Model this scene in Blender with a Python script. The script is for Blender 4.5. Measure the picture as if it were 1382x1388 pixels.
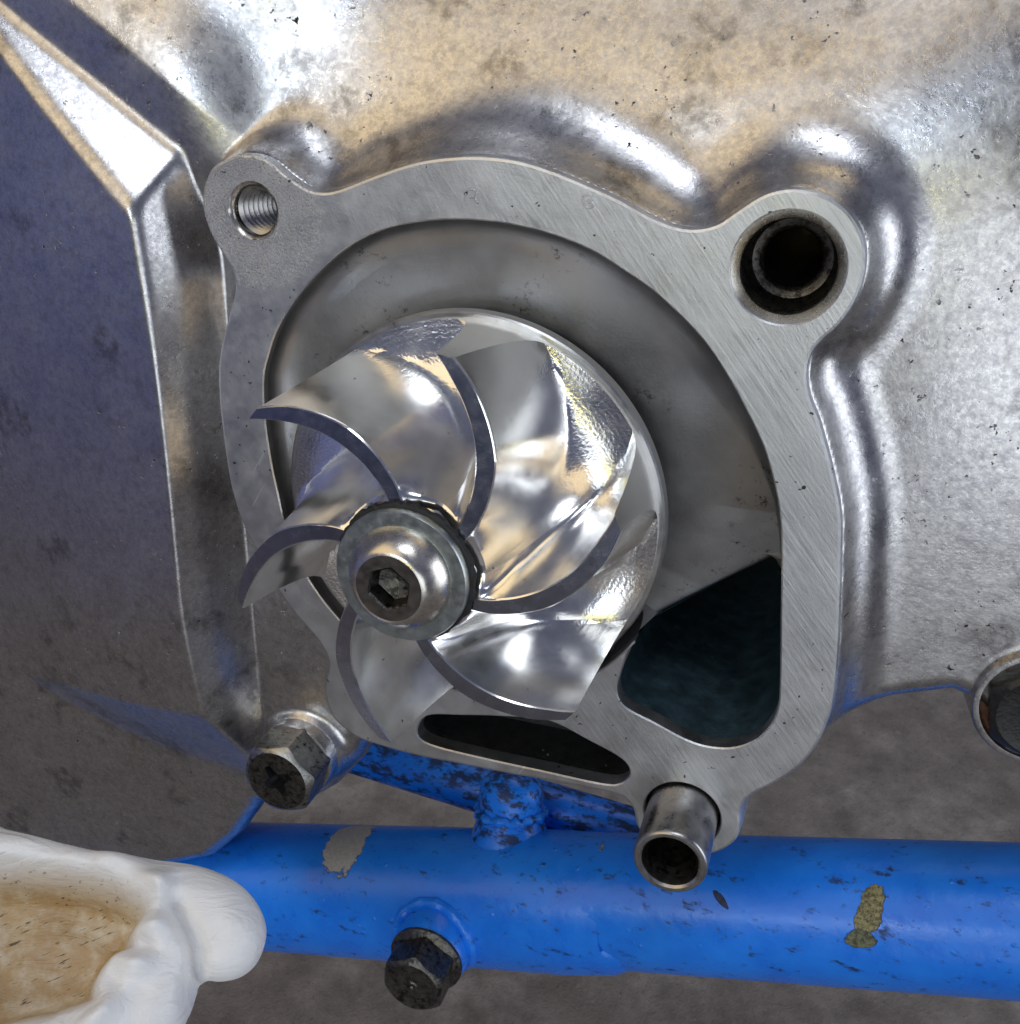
import bpy, bmesh, math, random
import numpy as np
from mathutils import Matrix, Vector, geometry

for o in list(bpy.data.objects):
    bpy.data.objects.remove(o)
scn = bpy.context.scene
COL = scn.collection
R = math.radians

# ------------------------------------------------------------------ camera
# The pump face is a plane (engine frame, millimetres): x right, y up, z out of
# the casing.  The camera stands off to the upper right of the pump and looks
# down at it; F, CX, CY are its focal length and principal point.
F, CX, CY = 1350.0, 691.0, 694.0
VPX, VPY = 1170.0, 160.0                    # foot of the perpendicular on the pump face
PITCH = R(33)
CAMH = 0.40
right = Vector((1, 0, 0))
fwd = Vector((0, math.cos(PITCH), -math.sin(PITCH)))
upv = Vector((0, math.sin(PITCH), math.cos(PITCH)))
CAM = Matrix.Translation((0, 0, CAMH)) @ Matrix((right, upv, -fwd)).transposed().to_4x4()

cam = bpy.data.cameras.new('camera')
camo = bpy.data.objects.new('camera', cam)
COL.objects.link(camo)
camo.matrix_world = CAM
cam.sensor_fit = 'VERTICAL'
cam.sensor_height = 36.0
cam.lens = 36.0 * F / 1388.0
cam.clip_start = 0.005
cam.clip_end = 50
cam.dof.use_dof = True
cam.dof.focus_distance = 0.128
cam.dof.aperture_fstop = 130
scn.camera = camo
scn.render.resolution_x, scn.render.resolution_y = 1020, 1024

nd = np.array([VPX - CX, -(VPY - CY), -F])
NZ = -nd / np.linalg.norm(nd)
XA = np.array([1.0, 0, 0]); XA = XA - XA.dot(NZ) * NZ; XA /= np.linalg.norm(XA)
YA = np.cross(NZ, XA)
D = 119.0                                   # camera to pump face, mm
OO = np.array([0, 0, -1.0]) * D / NZ[2]
E = CAM @ Matrix.Translation(Vector(OO * 0.001)) @ Matrix((Vector(XA), Vector(YA), Vector(NZ))).transposed().to_4x4()


def P(px, py, z=0.0):
    """engine-frame point (mm) at height z seen along the photo's line of sight"""
    r = np.array([px - CX, -(py - CY), -F])
    t = -(D - z) / r.dot(NZ)
    p = r * t - OO
    return np.array([p.dot(XA), p.dot(YA), z])


# ------------------------------------------------------------------ light
world = bpy.data.worlds.new('World')
scn.world = world
world.use_nodes = True
bg = world.node_tree.nodes['Background']
bg.inputs[0].default_value = (0.44, 0.50, 0.80, 1)
bg.inputs[1].default_value = 0.13


def area(name, loc, target, size, power, color, sy=None):
    l = bpy.data.lights.new(name, 'AREA')
    l.shape = 'RECTANGLE'
    l.size = size; l.size_y = sy or size
    l.energy = power; l.color = color
    o = bpy.data.objects.new(name, l)
    COL.objects.link(o)
    o.location = loc
    o.rotation_euler = (Vector(target) - Vector(loc)).to_track_quat('-Z', 'Y').to_euler()
    return o


CTR = E @ Vector((0, 0, 0))


def refl_dir(px, py, n_e, z=0):
    """world direction a mirror with engine-frame normal n_e at that spot looks in"""
    p = E @ Vector(P(px, py, z) * 0.001)
    v = (p - Vector((0, 0, CAMH))).normalized()
    n = (E.to_3x3() @ Vector(n_e)).normalized()
    return p, v - 2 * v.dot(n) * n


LIGHTS = [  # area lamps added out of view, aimed by their reflection in the metal
    # name, direction from the pump, distance m, size x, size y, radiance, colour
    ('skylight_above', (0.02, -0.25, 0.97), 1.3, 0.46, 0.32, 5.6, (0.86, 0.92, 1.0)),
    ('warm_wall_light', (-0.62, -0.36, 0.68), 1.3, 1.2, 0.9, 0.80, (1.0, 0.77, 0.42)),
    ('warm_overhead_fill', (0.30, 0.42, 0.86), 1.3, 0.9, 0.5, 1.0, (1.0, 0.76, 0.38)),  # added for gold tones in the impeller channels
    ('behind_camera_light', (0.10, -1.0, 0.05), 1.5, 0.9, 0.7, 1.35, (0.88, 0.94, 1.0)),  # added behind the camera so flat faces reflect mid grey
    ('right_fill_light', (1.0, -0.25, 0.12), 1.2, 0.45, 0.9, 2.6, (0.86, 0.92, 1.0)),  # added lamp, brightens the right-hand blade faces
    ('ridge_highlight_light', (-0.41, -0.78, 0.48), 1.4, 0.45, 0.14, 9.5, (0.70, 0.83, 1.0)),  # added for the blue-white band along the casing ridge
    ('garden_glow_light', (-0.32, -0.90, 0.29), 1.4, 0.40, 0.09, 4.0, (0.95, 0.84, 0.20)),
    ('blue_tint_light', (-1.0, -0.16, -0.08), 1.0, 0.9, 0.6, 0.10, (0.30, 0.36, 0.95)),  # unseen blue lamp added to tint the left cover and channel floor
]
for nm, d, dist, sx, sy, rad_, c in LIGHTS:
    dv = Vector(d).normalized()
    area(nm, CTR + dv * dist, CTR, sx, rad_ * math.pi * sx * sy, c, sy)

vs = scn.view_settings
vs.view_transform = 'Standard'; vs.look = 'None'
vs.exposure = 0.58; vs.gamma = 1.0
scn.render.engine = 'CYCLES'
scn.cycles.max_bounces = 8

# ------------------------------------------------------------------ materials
class NT:
    def __init__(s, name):
        s.m = bpy.data.materials.new(name); s.m.use_nodes = True
        s.t = s.m.node_tree; s.n = s.t.nodes; s.l = s.t.links
        s.b = s.n['Principled BSDF']
        tc = s.n.new('ShaderNodeTexCoord')
        mp = s.n.new('ShaderNodeMapping'); mp.inputs['Scale'].default_value = (1000, 1000, 1000)
        s.l.new(tc.outputs['Object'], mp.inputs[0]); s.co = mp.outputs[0]   # millimetres

    def map(s, scale=(1, 1, 1), rot=(0, 0, 0), loc=(0, 0, 0), src=None):
        mp = s.n.new('ShaderNodeMapping')
        mp.inputs['Scale'].default_value = scale; mp.inputs['Rotation'].default_value = rot
        mp.inputs['Location'].default_value = loc
        s.l.new(src or s.co, mp.inputs[0]); return mp.outputs[0]

    def rot_then_scale(s, rot, scale):
        return s.map(scale=scale, src=s.map(rot=rot))

    def noise(s, scale, detail=4, rough=0.55, src=None, dist=0.0):
        t = s.n.new('ShaderNodeTexNoise')
        t.inputs['Scale'].default_value = scale; t.inputs['Detail'].default_value = detail
        t.inputs['Roughness'].default_value = rough; t.inputs['Distortion'].default_value = dist
        s.l.new(src or s.co, t.inputs['Vector']); return t.outputs['Fac']

    def voro(s, scale, src=None, feature='F1', rnd=1.0):
        t = s.n.new('ShaderNodeTexVoronoi'); t.feature = feature
        t.inputs['Scale'].default_value = scale; t.inputs['Randomness'].default_value = rnd
        s.l.new(src or s.co, t.inputs['Vector']); return t.outputs['Distance']

    def ramp(s, f, a, b, va=0.0, vb=1.0):
        t = s.n.new('ShaderNodeMapRange'); t.clamp = True
        t.inputs[1].default_value = a; t.inputs[2].default_value = b
        t.inputs[3].default_value = va; t.inputs[4].default_value = vb
        s.l.new(f, t.inputs[0]); return t.outputs[0]

    def math(s, op, a, b=None):
        t = s.n.new('ShaderNodeMath'); t.operation = op
        for i, v in enumerate((a, b)):
            if v is None: continue
            if isinstance(v, (int, float)): t.inputs[i].default_value = v
            else: s.l.new(v, t.inputs[i])
        return t.outputs[0]

    def mix(s, f, a, b):
        t = s.n.new('ShaderNodeMix'); t.data_type = 'RGBA'
        if isinstance(f, (int, float)): t.inputs[0].default_value = f
        else: s.l.new(f, t.inputs[0])
        for i, v in ((6, a), (7, b)):
            if isinstance(v, tuple): t.inputs[i].default_value = (*v[:3], 1)
            else: s.l.new(v, t.inputs[i])
        return t.outputs[2]

    def attr(s, name):
        t = s.n.new('ShaderNodeAttribute'); t.attribute_name = name
        return t.outputs['Fac']

    def bump(s, h, dist_mm, strength=1.0, normal=None):
        t = s.n.new('ShaderNodeBump')
        t.inputs['Distance'].default_value = dist_mm * 0.001
        t.inputs['Strength'].default_value = strength
        s.l.new(h, t.inputs['Height'])
        if normal is not None: s.l.new(normal, t.inputs['Normal'])
        return t.outputs[0]

    def set(s, k, v):
        i = s.b.inputs[k]
        if isinstance(v, (int, float)): i.default_value = v
        elif isinstance(v, tuple): i.default_value = (*v[:3], 1)
        else: s.l.new(v, i)


def mat_casing():
    s = NT('polished_cast_aluminium')
    big = s.noise(0.035, 3); mid = s.noise(0.16, 6, 0.65); fine = s.noise(1.3, 5, 0.7)
    c = s.mix(s.ramp(mid, 0.35, 0.7), (0.60, 0.59, 0.58), (0.69, 0.68, 0.665))
    c = s.mix(s.ramp(big, 0.42, 0.62, 0, 0.35), c, (0.50, 0.49, 0.485))
    mot = s.noise(1.3, 5, 0.8, s.map(loc=(8, 3, 1)))
    c = s.mix(s.ramp(mot, 0.42, 0.66, 0, 0.6), c, (0.34, 0.33, 0.36))
    mo2 = s.noise(0.7, 6, 0.8, s.map(loc=(2, 13, 5)))
    c = s.mix(s.ramp(mo2, 0.47, 0.62, 0, 0.5), c, (0.29, 0.28, 0.31))
    smg = s.math('MULTIPLY', s.ramp(s.noise(0.075, 3, 0.6, s.map(loc=(17, 40, 2))), 0.56, 0.63, 0, 0.75), s.ramp(s.noise(0.6, 5, 0.75, s.map(loc=(1, 1, 7))), 0.38, 0.58))
    c = s.mix(smg, c, (0.20, 0.19, 0.18))
    # grime blotches and pinholes of the casting
    cl = s.noise(0.09, 3, 0.6, s.map(loc=(31, 7, 3)))
    pit = s.noise(1.0, 3, 0.6)
    pm = s.math('MULTIPLY', s.ramp(pit, 0.655, 0.70), s.ramp(cl, 0.50, 0.60))
    c = s.mix(pm, c, (0.05, 0.042, 0.035))
    blot = s.math('MULTIPLY', s.ramp(s.noise(0.35, 6, 0.7, s.map(loc=(5, 50, 9))), 0.58, 0.70), 0.45)
    c = s.mix(blot, c, (0.25, 0.235, 0.22))
    s.set('Base Color', c); s.set('Metallic', 1.0)
    r = s.ramp(mid, 0.3, 0.75, 0.21, 0.34)
    r = s.math('ADD', r, s.math('MULTIPLY', pm, 0.3))
    r = s.math('ADD', r, s.ramp(mot, 0.40, 0.68, 0, 0.10))
    s.set('Roughness', r)
    scr = s.noise(0.8, 3, 0.6, s.rot_then_scale((0, 0, R(38)), (0.12, 2.4, 1)))
    n = s.bump(mid, 0.12, 0.5)
    n = s.bump(fine, 0.035, 0.8, n)
    n = s.bump(scr, 0.012, 0.6, n)
    n = s.bump(s.math('SUBTRACT', 1.0, pm), 0.15, 0.8, n)
    s.set('Normal', n)
    return s.m


EAR = tuple(P(343, 286)[:2])


def mat_machined():
    s = NT('machined_aluminium_face')
    big = s.noise(0.06, 3); mid = s.noise(0.25, 5, 0.65)
    sx = s.n.new('ShaderNodeSeparateXYZ'); s.l.new(s.co, sx.inputs[0])
    wr = s.ramp(sx.outputs[0], -18, 22)                       # file marks on the right of the face
    st = s.noise(1.0, 5, 0.7, s.rot_then_scale((0, 0, R(52)), (0.07, 1.9, 1)))
    st2 = s.noise(1.0, 3, 0.6, s.rot_then_scale((0, 0, R(14)), (0.06, 1.3, 1)))
    st3 = s.noise(1.0, 3, 0.6, s.rot_then_scale((0, 0, R(71)), (0.10, 2.6, 1)))
    c = s.mix(s.ramp(mid, 0.32, 0.7), (0.52, 0.525, 0.53), (0.66, 0.665, 0.675))
    c = s.mix(s.math('MULTIPLY', s.ramp(st, 0.35, 0.72), s.ramp(wr, 0, 1, 0.15, 0.9)), c, (0.76, 0.775, 0.79))
    c = s.mix(s.ramp(big, 0.4, 0.65, 0, 0.45), c, (0.46, 0.46, 0.47))
    scr = s.ramp(s.noise(0.9, 2, 0.5, s.rot_then_scale((0, 0, R(-58)), (0.10, 2.0, 1))), 0.73, 0.76)
    c = s.mix(s.math('MULTIPLY', scr, 0.6), c, (0.85, 0.86, 0.87))
    ev = s.n.new('ShaderNodeVectorMath'); ev.operation = 'DISTANCE'
    s.l.new(s.co, ev.inputs[0]); ev.inputs[1].default_value = (*EAR, 14.0)
    gr = s.math('MULTIPLY', s.ramp(s.noise(3.4, 4, 0.75), 0.50, 0.64), s.ramp(ev.outputs['Value'], 8.5, 11.0, 0.8, 0.0))
    c = s.mix(gr, c, (0.20, 0.20, 0.215))
    pits = s.ramp(s.noise(0.95, 2, 0.5, s.map(loc=(3, 9, 1))), 0.71, 0.75)
    c = s.mix(pits, c, (0.07, 0.07, 0.07))
    s.set('Base Color', c); s.set('Metallic', 1.0)
    s.set('Roughness', s.ramp(mid, 0.3, 0.7, 0.34, 0.5))
    n = s.bump(s.math('MULTIPLY', st, s.ramp(wr, 0, 1, 0.25, 1.0)), 0.05, 0.8); n = s.bump(st2, 0.02, 0.5, n)
    n = s.bump(st3, 0.02, 0.6, n)
    n = s.bump(s.math('SUBTRACT', 1.0, gr), 0.05, 0.7, n)
    n = s.bump(s.noise(4.0, 3, 0.7), 0.02, 0.7, n)
    s.set('Normal', n)
    return s.m


def mat_cavity():
    s = NT('turned_aluminium_bore')
    big = s.noise(0.12, 4, 0.6); fine = s.noise(2.2, 4, 0.7)
    c = s.mix(s.ramp(big, 0.35, 0.68), (0.32, 0.318, 0.32), (0.40, 0.397, 0.40))
    cor = s.math('MULTIPLY', s.ramp(s.noise(0.55, 5, 0.75, s.map(loc=(2, 8, 0))), 0.56, 0.66),
                 s.ramp(s.noise(0.07, 2, 0.5, s.map(loc=(12, 3, 0))), 0.52, 0.62))
    c = s.mix(cor, c, (0.07, 0.068, 0.065))
    s.set('Base Color', c); s.set('Metallic', 1.0)
    s.set('Roughness', s.ramp(big, 0.3, 0.7, 0.40, 0.52))
    n = s.bump(fine, 0.03, 0.8); n = s.bump(big, 0.08, 0.5, n)
    s.set('Normal', n)
    return s.m


def mat_simple(name, base, rough, metal=1.0, var=0.25, vs_=0.6, bump=0.03, bs=2.0, spots=None, clear=0.0):
    s = NT(name)
    nz = s.noise(vs_, 5, 0.65)
    lo = tuple(b * (1 - var) for b in base); hi = tuple(min(1, b * (1 + var)) for b in base)
    c = s.mix(s.ramp(nz, 0.3, 0.7), lo, hi)
    if spots:
        c = s.mix(s.ramp(s.noise(spots[1], 5, 0.7, s.map(loc=(9, 2, 4))), spots[2], spots[2] + 0.08), c, spots[0])
    s.set('Base Color', c); s.set('Metallic', metal)
    s.set('Roughness', s.ramp(nz, 0.3, 0.7, rough * 0.8, min(1, rough * 1.25)))
    if clear: s.set('Coat Weight', clear); s.set('Coat Roughness', 0.12)
    s.set('Normal', s.bump(s.noise(bs, 5, 0.7), bump, 0.8))
    return s.m


def mat_impeller():
    s = NT('bright_machined_billet')
    nz = s.noise(0.25, 4, 0.6)
    c = s.mix(s.ramp(nz, 0.3, 0.7), (0.84, 0.83, 0.81), (0.93, 0.92, 0.90))
    spk = s.ramp(s.noise(1.4, 2, 0.5), 0.74, 0.77)
    c = s.mix(spk, c, (0.18, 0.16, 0.14))
    s.set('Base Color', c); s.set('Metallic', 1.0)
    s.set('Roughness', s.ramp(nz, 0.3, 0.7, 0.15, 0.25))
    # ball-mill ripple, only low in the channels
    sx = s.n.new('ShaderNodeSeparateXYZ'); s.l.new(s.co, sx.inputs[0])
    low = s.ramp(sx.outputs[2], 3.5, 9.0, 1, 0)
    w = s.n.new('ShaderNodeTexWave'); w.wave_type = 'RINGS'; w.rings_direction = 'Z'
    w.inputs['Scale'].default_value = 0.42; w.inputs['Distortion'].default_value = 2.5
    w.inputs['Detail'].default_value = 2.0; w.inputs['Detail Scale'].default_value = 1.6
    s.l.new(s.co, w.inputs['Vector'])
    n = s.bump(s.math('MULTIPLY', w.outputs['Fac'], low), 0.008, 0.8)
    n = s.bump(s.math('MULTIPLY', s.noise(2.8, 2, 0.5), s.ramp(low, 0, 1, 0.08, 1)), 0.05, 0.8, n)
    s.set('Normal', n)
    return s.m


def mat_blue(chips, dirt_shade=0.575):
    s = NT('blue_frame_paint')
    nz = s.noise(0.12, 4, 0.6)
    c = s.mix(s.ramp(nz, 0.3, 0.7), (0.008, 0.17, 0.80), (0.014, 0.235, 0.93))
    grime = s.math('MULTIPLY', s.ramp(s.noise(0.45, 6, 0.72, s.map(loc=(4, 4, 4), scale=(0.5, 1, 1))), dirt_shade, dirt_shade + 0.095), 0.88)  # grime; heavier on the brace, where it paints in shade
    c = s.mix(grime, c, (0.008, 0.012, 0.025))
    wv = s.noise(0.35, 4, 0.65)
    met = None
    for (x, y, z, rx, ry, rz, col) in chips:
        v = s.n.new('ShaderNodeVectorMath'); v.operation = 'SUBTRACT'
        s.l.new(s.co, v.inputs[0]); v.inputs[1].default_value = (x, y, z)
        q = s.map(scale=(1 / rx, 1 / ry, 1 / 16.0), src=s.map(rot=(0, 0, rz), src=v.outputs[0]))
        ln = s.n.new('ShaderNodeVectorMath'); ln.operation = 'LENGTH'; s.l.new(q, ln.inputs[0])
        dd = s.math('ADD', ln.outputs['Value'], s.math('MULTIPLY', s.math('SUBTRACT', wv, 0.5), 1.0))
        mk = s.ramp(dd, 0.97, 1.03, 1, 0)
        c = s.mix(mk, c, s.mix(s.ramp(s.noise(1.6, 4, 0.75), 0.42, 0.58), tuple(v * (0.25 if rx < 2.5 else 0.8) for v in col), col))
        met = mk if met is None else s.math('MAXIMUM', met, mk)
    s.set('Base Color', c); s.set('Metallic', 0.0)
    r = s.ramp(nz, 0.3, 0.7, 0.24, 0.36)
    if met is not None: r = s.math('ADD', r, s.math('MULTIPLY', met, 0.25))
    r = s.math('ADD', r, s.math('MULTIPLY', grime, 0.3))
    s.set('Roughness', r); s.set('Specular IOR Level', 0.45)
    bub = s.ramp(s.voro(0.35), 0.0, 0.16, 1, 0)
    bm = s.math('MULTIPLY', bub, s.ramp(s.noise(0.08, 2), 0.5, 0.6))
    n = s.bump(s.noise(0.25, 3), 0.25, 0.5)
    n = s.bump(bm, 0.25, 0.8, n)
    if met is not None: n = s.bump(s.math('SUBTRACT', 1.0, met), 0.4, 0.9, n)
    n = s.bump(s.noise(2.5, 4, 0.7), 0.02, 0.6, n)
    s.set('Normal', n)
    return s.m


def mat_plastic():
    s = NT('stained_white_plastic')
    st = s.attr('stain')
    nz = s.noise(0.22, 5, 0.65)
    stain = s.ramp(s.math('ADD', st, s.math('MULTIPLY', s.math('SUBTRACT', nz, 0.5), 0.9)), 0.25, 0.95)
    c = s.mix(s.ramp(s.noise(0.1, 3), 0.3, 0.7), (0.78, 0.775, 0.77), (0.84, 0.835, 0.83))
    tan = s.mix(s.ramp(nz, 0.38, 0.66), (0.42, 0.26, 0.09), (0.66, 0.59, 0.46))
    c = s.mix(stain, c, tan)
    fib = s.math('MULTIPLY', s.ramp(s.noise(1.0, 3, 0.6, s.rot_then_scale((0, 0, R(-28)), (0.35, 2.2, 1))), 0.63, 0.67),
                 s.math('MULTIPLY', st, 0.9))
    c = s.mix(fib, c, (0.07, 0.045, 0.02))
    s.set('Base Color', c); s.set('Roughness', s.ramp(nz, 0.3, 0.7, 0.35, 0.55))
    wr = s.noise(0.16, 4, 0.6, s.map(scale=(0.5, 1.4, 1)), dist=1.5)
    s.set('Normal', s.bump(s.noise(1.1, 4, 0.7), 0.06, 0.7, s.bump(wr, 1.2, 0.5)))
    return s.m


def mat_ground():
    s = NT('stained_concrete')
    a = s.noise(0.012, 5, 0.65); b = s.noise(0.05, 6, 0.7); d = s.noise(0.25, 4, 0.7)
    c = s.mix(s.ramp(b, 0.35, 0.66), (0.14, 0.128, 0.122), (0.33, 0.305, 0.292))
    c = s.mix(s.ramp(a, 0.40, 0.62, 0.0, 0.6), c, (0.16, 0.14, 0.128))
    c = s.mix(s.ramp(d, 0.60, 0.70, 0, 0.6), c, (0.07, 0.06, 0.055))
    c = s.mix(s.ramp(s.noise(0.18, 4, 0.7, s.map(loc=(60, 20, 0))), 0.62, 0.70, 0, 0.5), c, (0.30, 0.28, 0.26))
    gr = s.noise(0.8, 4, 0.8)
    c = s.mix(s.ramp(gr, 0.55, 0.68, 0, 0.55), c, (0.05, 0.046, 0.045))
    c = s.mix(s.ramp(s.noise(0.6, 3, 0.8, s.map(loc=(9, 77, 0))), 0.63, 0.70, 0, 0.7), c, (0.40, 0.38, 0.365))
    s.set('Base Color', c); s.set('Roughness', 0.8)
    s.set('Normal', s.bump(gr, 0.8, 0.8, s.bump(b, 3.0, 0.6)))
    return s.m


M = dict(casing=mat_casing(), face=mat_machined(), bore=mat_cavity(), impeller=mat_impeller(),
         plastic=mat_plastic(), ground=mat_ground(),
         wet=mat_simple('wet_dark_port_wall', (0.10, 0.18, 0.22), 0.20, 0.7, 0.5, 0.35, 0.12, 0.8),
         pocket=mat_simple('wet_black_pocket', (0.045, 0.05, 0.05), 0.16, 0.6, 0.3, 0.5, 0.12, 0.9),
         steel=mat_simple('zinc_plated_steel', (0.46, 0.46, 0.44), 0.30, 1.0, 0.25, 0.7, 0.05, 1.6, ((0.10, 0.085, 0.07), 0.9, 0.60)),
         oily=mat_simple('oily_dark_steel', (0.11, 0.105, 0.095), 0.28, 0.9, 0.5, 0.9, 0.12, 1.3, ((0.03, 0.028, 0.025), 0.8, 0.52)),
         black=mat_simple('black_oil_and_hole_shade', (0.02, 0.02, 0.02), 0.15, 0.3, 0.3, 0.8, 0.15, 1.2),  # oil film, and painted shade in the deep holes
         rust=mat_simple('rusty_seat', (0.13, 0.06, 0.035), 0.6, 0.2, 0.5, 0.8, 0.1, 1.5),
         dowel=mat_simple('ground_steel_sleeve', (0.40, 0.39, 0.38), 0.30, 1.0, 0.2, 0.5, 0.03, 1.5, ((0.10, 0.095, 0.09), 0.5, 0.62)),
         washer=mat_simple('zinc_washer', (0.44, 0.48, 0.48), 0.36, 1.0, 0.15, 0.8, 0.03, 2.0),
         boremetal=mat_simple('rough_dark_bore', (0.20, 0.195, 0.185), 0.35, 1.0, 0.5, 0.9, 0.25, 1.1, ((0.03, 0.028, 0.026), 0.8, 0.52)),
         boltgrey=mat_simple('oily_grey_bolt', (0.30, 0.295, 0.28), 0.30, 1.0, 0.35, 0.8, 0.10, 1.2, ((0.05, 0.045, 0.04), 0.8, 0.56)),
         rubber=mat_simple('black_rubber', (0.012, 0.012, 0.013), 0.6, 0.0, 0.4, 1.5, 0.08, 2.5),
         rim=mat_simple('satin_turned_rim', (0.44, 0.435, 0.43), 0.34, 1.0, 0.08, 0.5, 0.02, 2.5),
         edge=mat_simple('edge_dark_reflection', (0.32, 0.33, 0.40), 0.24, 1.0, 0.12, 0.5, 0.02, 2.5),  # dark reflection on the blade tops put into the colour
         bolt=mat_simple('satin_stainless', (0.62, 0.585, 0.53), 0.27, 1.0, 0.1, 0.6, 0.015, 2.0),
         darkbolt=mat_simple('dull_bolt_top', (0.17, 0.155, 0.14), 0.42, 1.0, 0.15, 0.6, 0.02, 2.5),
         water=mat_simple('water_drop', (0.75, 0.78, 0.8), 0.06, 0.0, 0.05, bump=0.0))
M['water'].node_tree.nodes['Principled BSDF'].inputs['Transmission Weight'].default_value = 0.95

# ------------------------------------------------------------------ builders
def thing(name, label, cat, base=(0, 0, 0), group=None):
    o = bpy.data.objects.new(name, None)
    o.empty_display_size = 0.01
    COL.objects.link(o)
    o.matrix_world = E @ Matrix.Translation(Vector(base) * 0.001)
    o['label'] = label; o['category'] = cat
    if group: o['group'] = group
    o['_b'] = tuple(float(v) for v in base)
    return o


def mesh(name, verts, faces, mat, parent, sharp=35, smooth=True):
    """verts in engine millimetres; object is a child of parent (kept at the parent's base)"""
    b = np.array(parent['_b'] if '_b' in parent else parent.parent['_b'])
    v = (np.asarray(verts, float) - b) * 0.001
    me = bpy.data.meshes.new(name)
    me.from_pydata(v.tolist(), [], faces)
    me.materials.append(mat)
    me.validate()
    if smooth:
        me.shade_smooth()
        if sharp: me.set_sharp_from_angle(angle=R(sharp))
    o = bpy.data.objects.new(name, me)
    COL.objects.link(o)
    o.parent = parent
    return o


def spline(pts, n=6, closed=True):
    p = np.asarray(pts, float); m = len(p); out = []
    for i in range(m if closed else m - 1):
        if closed: a, b, c, d = p[i - 1], p[i], p[(i + 1) % m], p[(i + 2) % m]
        else: a, b, c, d = p[max(i - 1, 0)], p[i], p[i + 1], p[min(i + 2, m - 1)]
        for k in range(n):
            t = k / n
            out.append(0.5 * ((2 * b) + (c - a) * t + (2 * a - 5 * b + 4 * c - d) * t * t + (3 * b - a - 3 * c + d) * t ** 3))
    if not closed: out.append(p[-1])
    return np.array(out)


def loop_px(px, z=0, n=5):
    return spline([P(x, y, z)[:2] for x, y in px], n)


def ccw(l):
    x, y = l[:, 0], l[:, 1]
    a = (x * np.roll(y, -1) - y * np.roll(x, -1)).sum()
    return l if a > 0 else l[::-1]


def offset(l, d):
    """offset a ccw loop outward by d"""
    t = np.roll(l, -1, 0) - np.roll(l, 1, 0)
    t /= np.linalg.norm(t, axis=1)[:, None] + 1e-9
    return l + np.c_[t[:, 1], -t[:, 0]] * d


def sdf(poly, X, Y):
    """signed distance to polygon, positive outside"""
    d2 = np.full(X.shape, 1e9); ins = np.zeros(X.shape, bool)
    a = poly; b = np.roll(poly, -1, 0)
    for (x0, y0), (x1, y1) in zip(a, b):
        ex, ey = x1 - x0, y1 - y0
        wx, wy = X - x0, Y - y0
        t = np.clip((wx * ex + wy * ey) / (ex * ex + ey * ey + 1e-12), 0, 1)
        d2 = np.minimum(d2, (wx - ex * t) ** 2 + (wy - ey * t) ** 2)
        c = (y0 > Y) != (y1 > Y)
        ins ^= c & (X < ex * (Y - y0) / (ey if abs(ey) > 1e-12 else 1e-12) + x0)
    d = np.sqrt(d2)
    return np.where(ins, -d, d)


def snap_sheet(X, Y, d, extra=None):
    """cells of the grid inside d < 0 with the border vertices pulled onto d = 0;
    returns moved X, Y and the mask of the cells kept"""
    gy_, gx_ = np.gradient(d, Y[1, 0] - Y[0, 0], X[0, 1] - X[0, 0])
    ins = d < 0
    any_ = ins[:-1, :-1] | ins[1:, :-1] | ins[:-1, 1:] | ins[1:, 1:]
    far = np.maximum.reduce([d[:-1, :-1], d[1:, :-1], d[:-1, 1:], d[1:, 1:]])
    ok = any_ & (far < 1.3 * (X[0, 1] - X[0, 0]))
    m = np.where(d > 0, d, 0)
    nl = np.maximum(np.hypot(gx_, gy_), 0.3)
    return X - m * gx_ / nl, Y - m * gy_ / nl, ok


def smin(a, b, k):
    h = np.clip(0.5 + 0.5 * (b - a) / k, 0, 1)
    return b * (1 - h) + a * h - k * h * (1 - h)


def smax(a, b, k): return -smin(-a, -b, k)


def lathe(prof, n=48, c=(0, 0), phase=0.0, cap=False, ax=None):
    """prof: list of (r, z); c: axis xy"""
    v, f = [], []
    for r, z in prof:
        for i in range(n):
            a = phase + 2 * math.pi * i / n
            v.append((c[0] + r * math.cos(a), c[1] + r * math.sin(a), z))
    for j in range(len(prof) - 1):
        for i in range(n):
            k = (i + 1) % n
            f.append((j * n + i, j * n + k, (j + 1) * n + k, (j + 1) * n + i))
    if cap:
        f.append(tuple((len(prof) - 1) * n + i for i in range(n)))
    return v, f


def wall(loops, cap_last=False, flip=False):
    """stack of equal-length loops [(xy, z)...] joined by quads"""
    v, f = [], []
    n = len(loops[0][0])
    for l, z in loops:
        for i, p in enumerate(l):
            v.append((p[0], p[1], z if np.isscalar(z) else z[i]))
    for j in range(len(loops) - 1):
        for i in range(n):
            k = (i + 1) % n
            q = (j * n + i, (j + 1) * n + i, (j + 1) * n + k, j * n + k)
            f.append(q[::-1] if flip else q)
    return v, f


def fill(loops, z):
    """flat face with holes; loops: first outer then holes"""
    vv = [[Vector((p[0], p[1], 0)) for p in l] for l in loops]
    tri = geometry.tessellate_polygon(vv)
    flat = [(p[0], p[1], z) for l in loops for p in l]
    out = []
    for a, b, c in tri:
        A, B, C = flat[a], flat[b], flat[c]
        s = (B[0] - A[0]) * (C[1] - A[1]) - (B[1] - A[1]) * (C[0] - A[0])
        out.append((a, b, c) if s > 0 else (a, c, b))
    return flat, out


def join(*vf):
    V, Fc = [], []
    for v, f in vf:
        o = len(V); V += [tuple(p) for p in v]; Fc += [tuple(i + o for i in q) for q in f]
    return V, Fc


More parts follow.
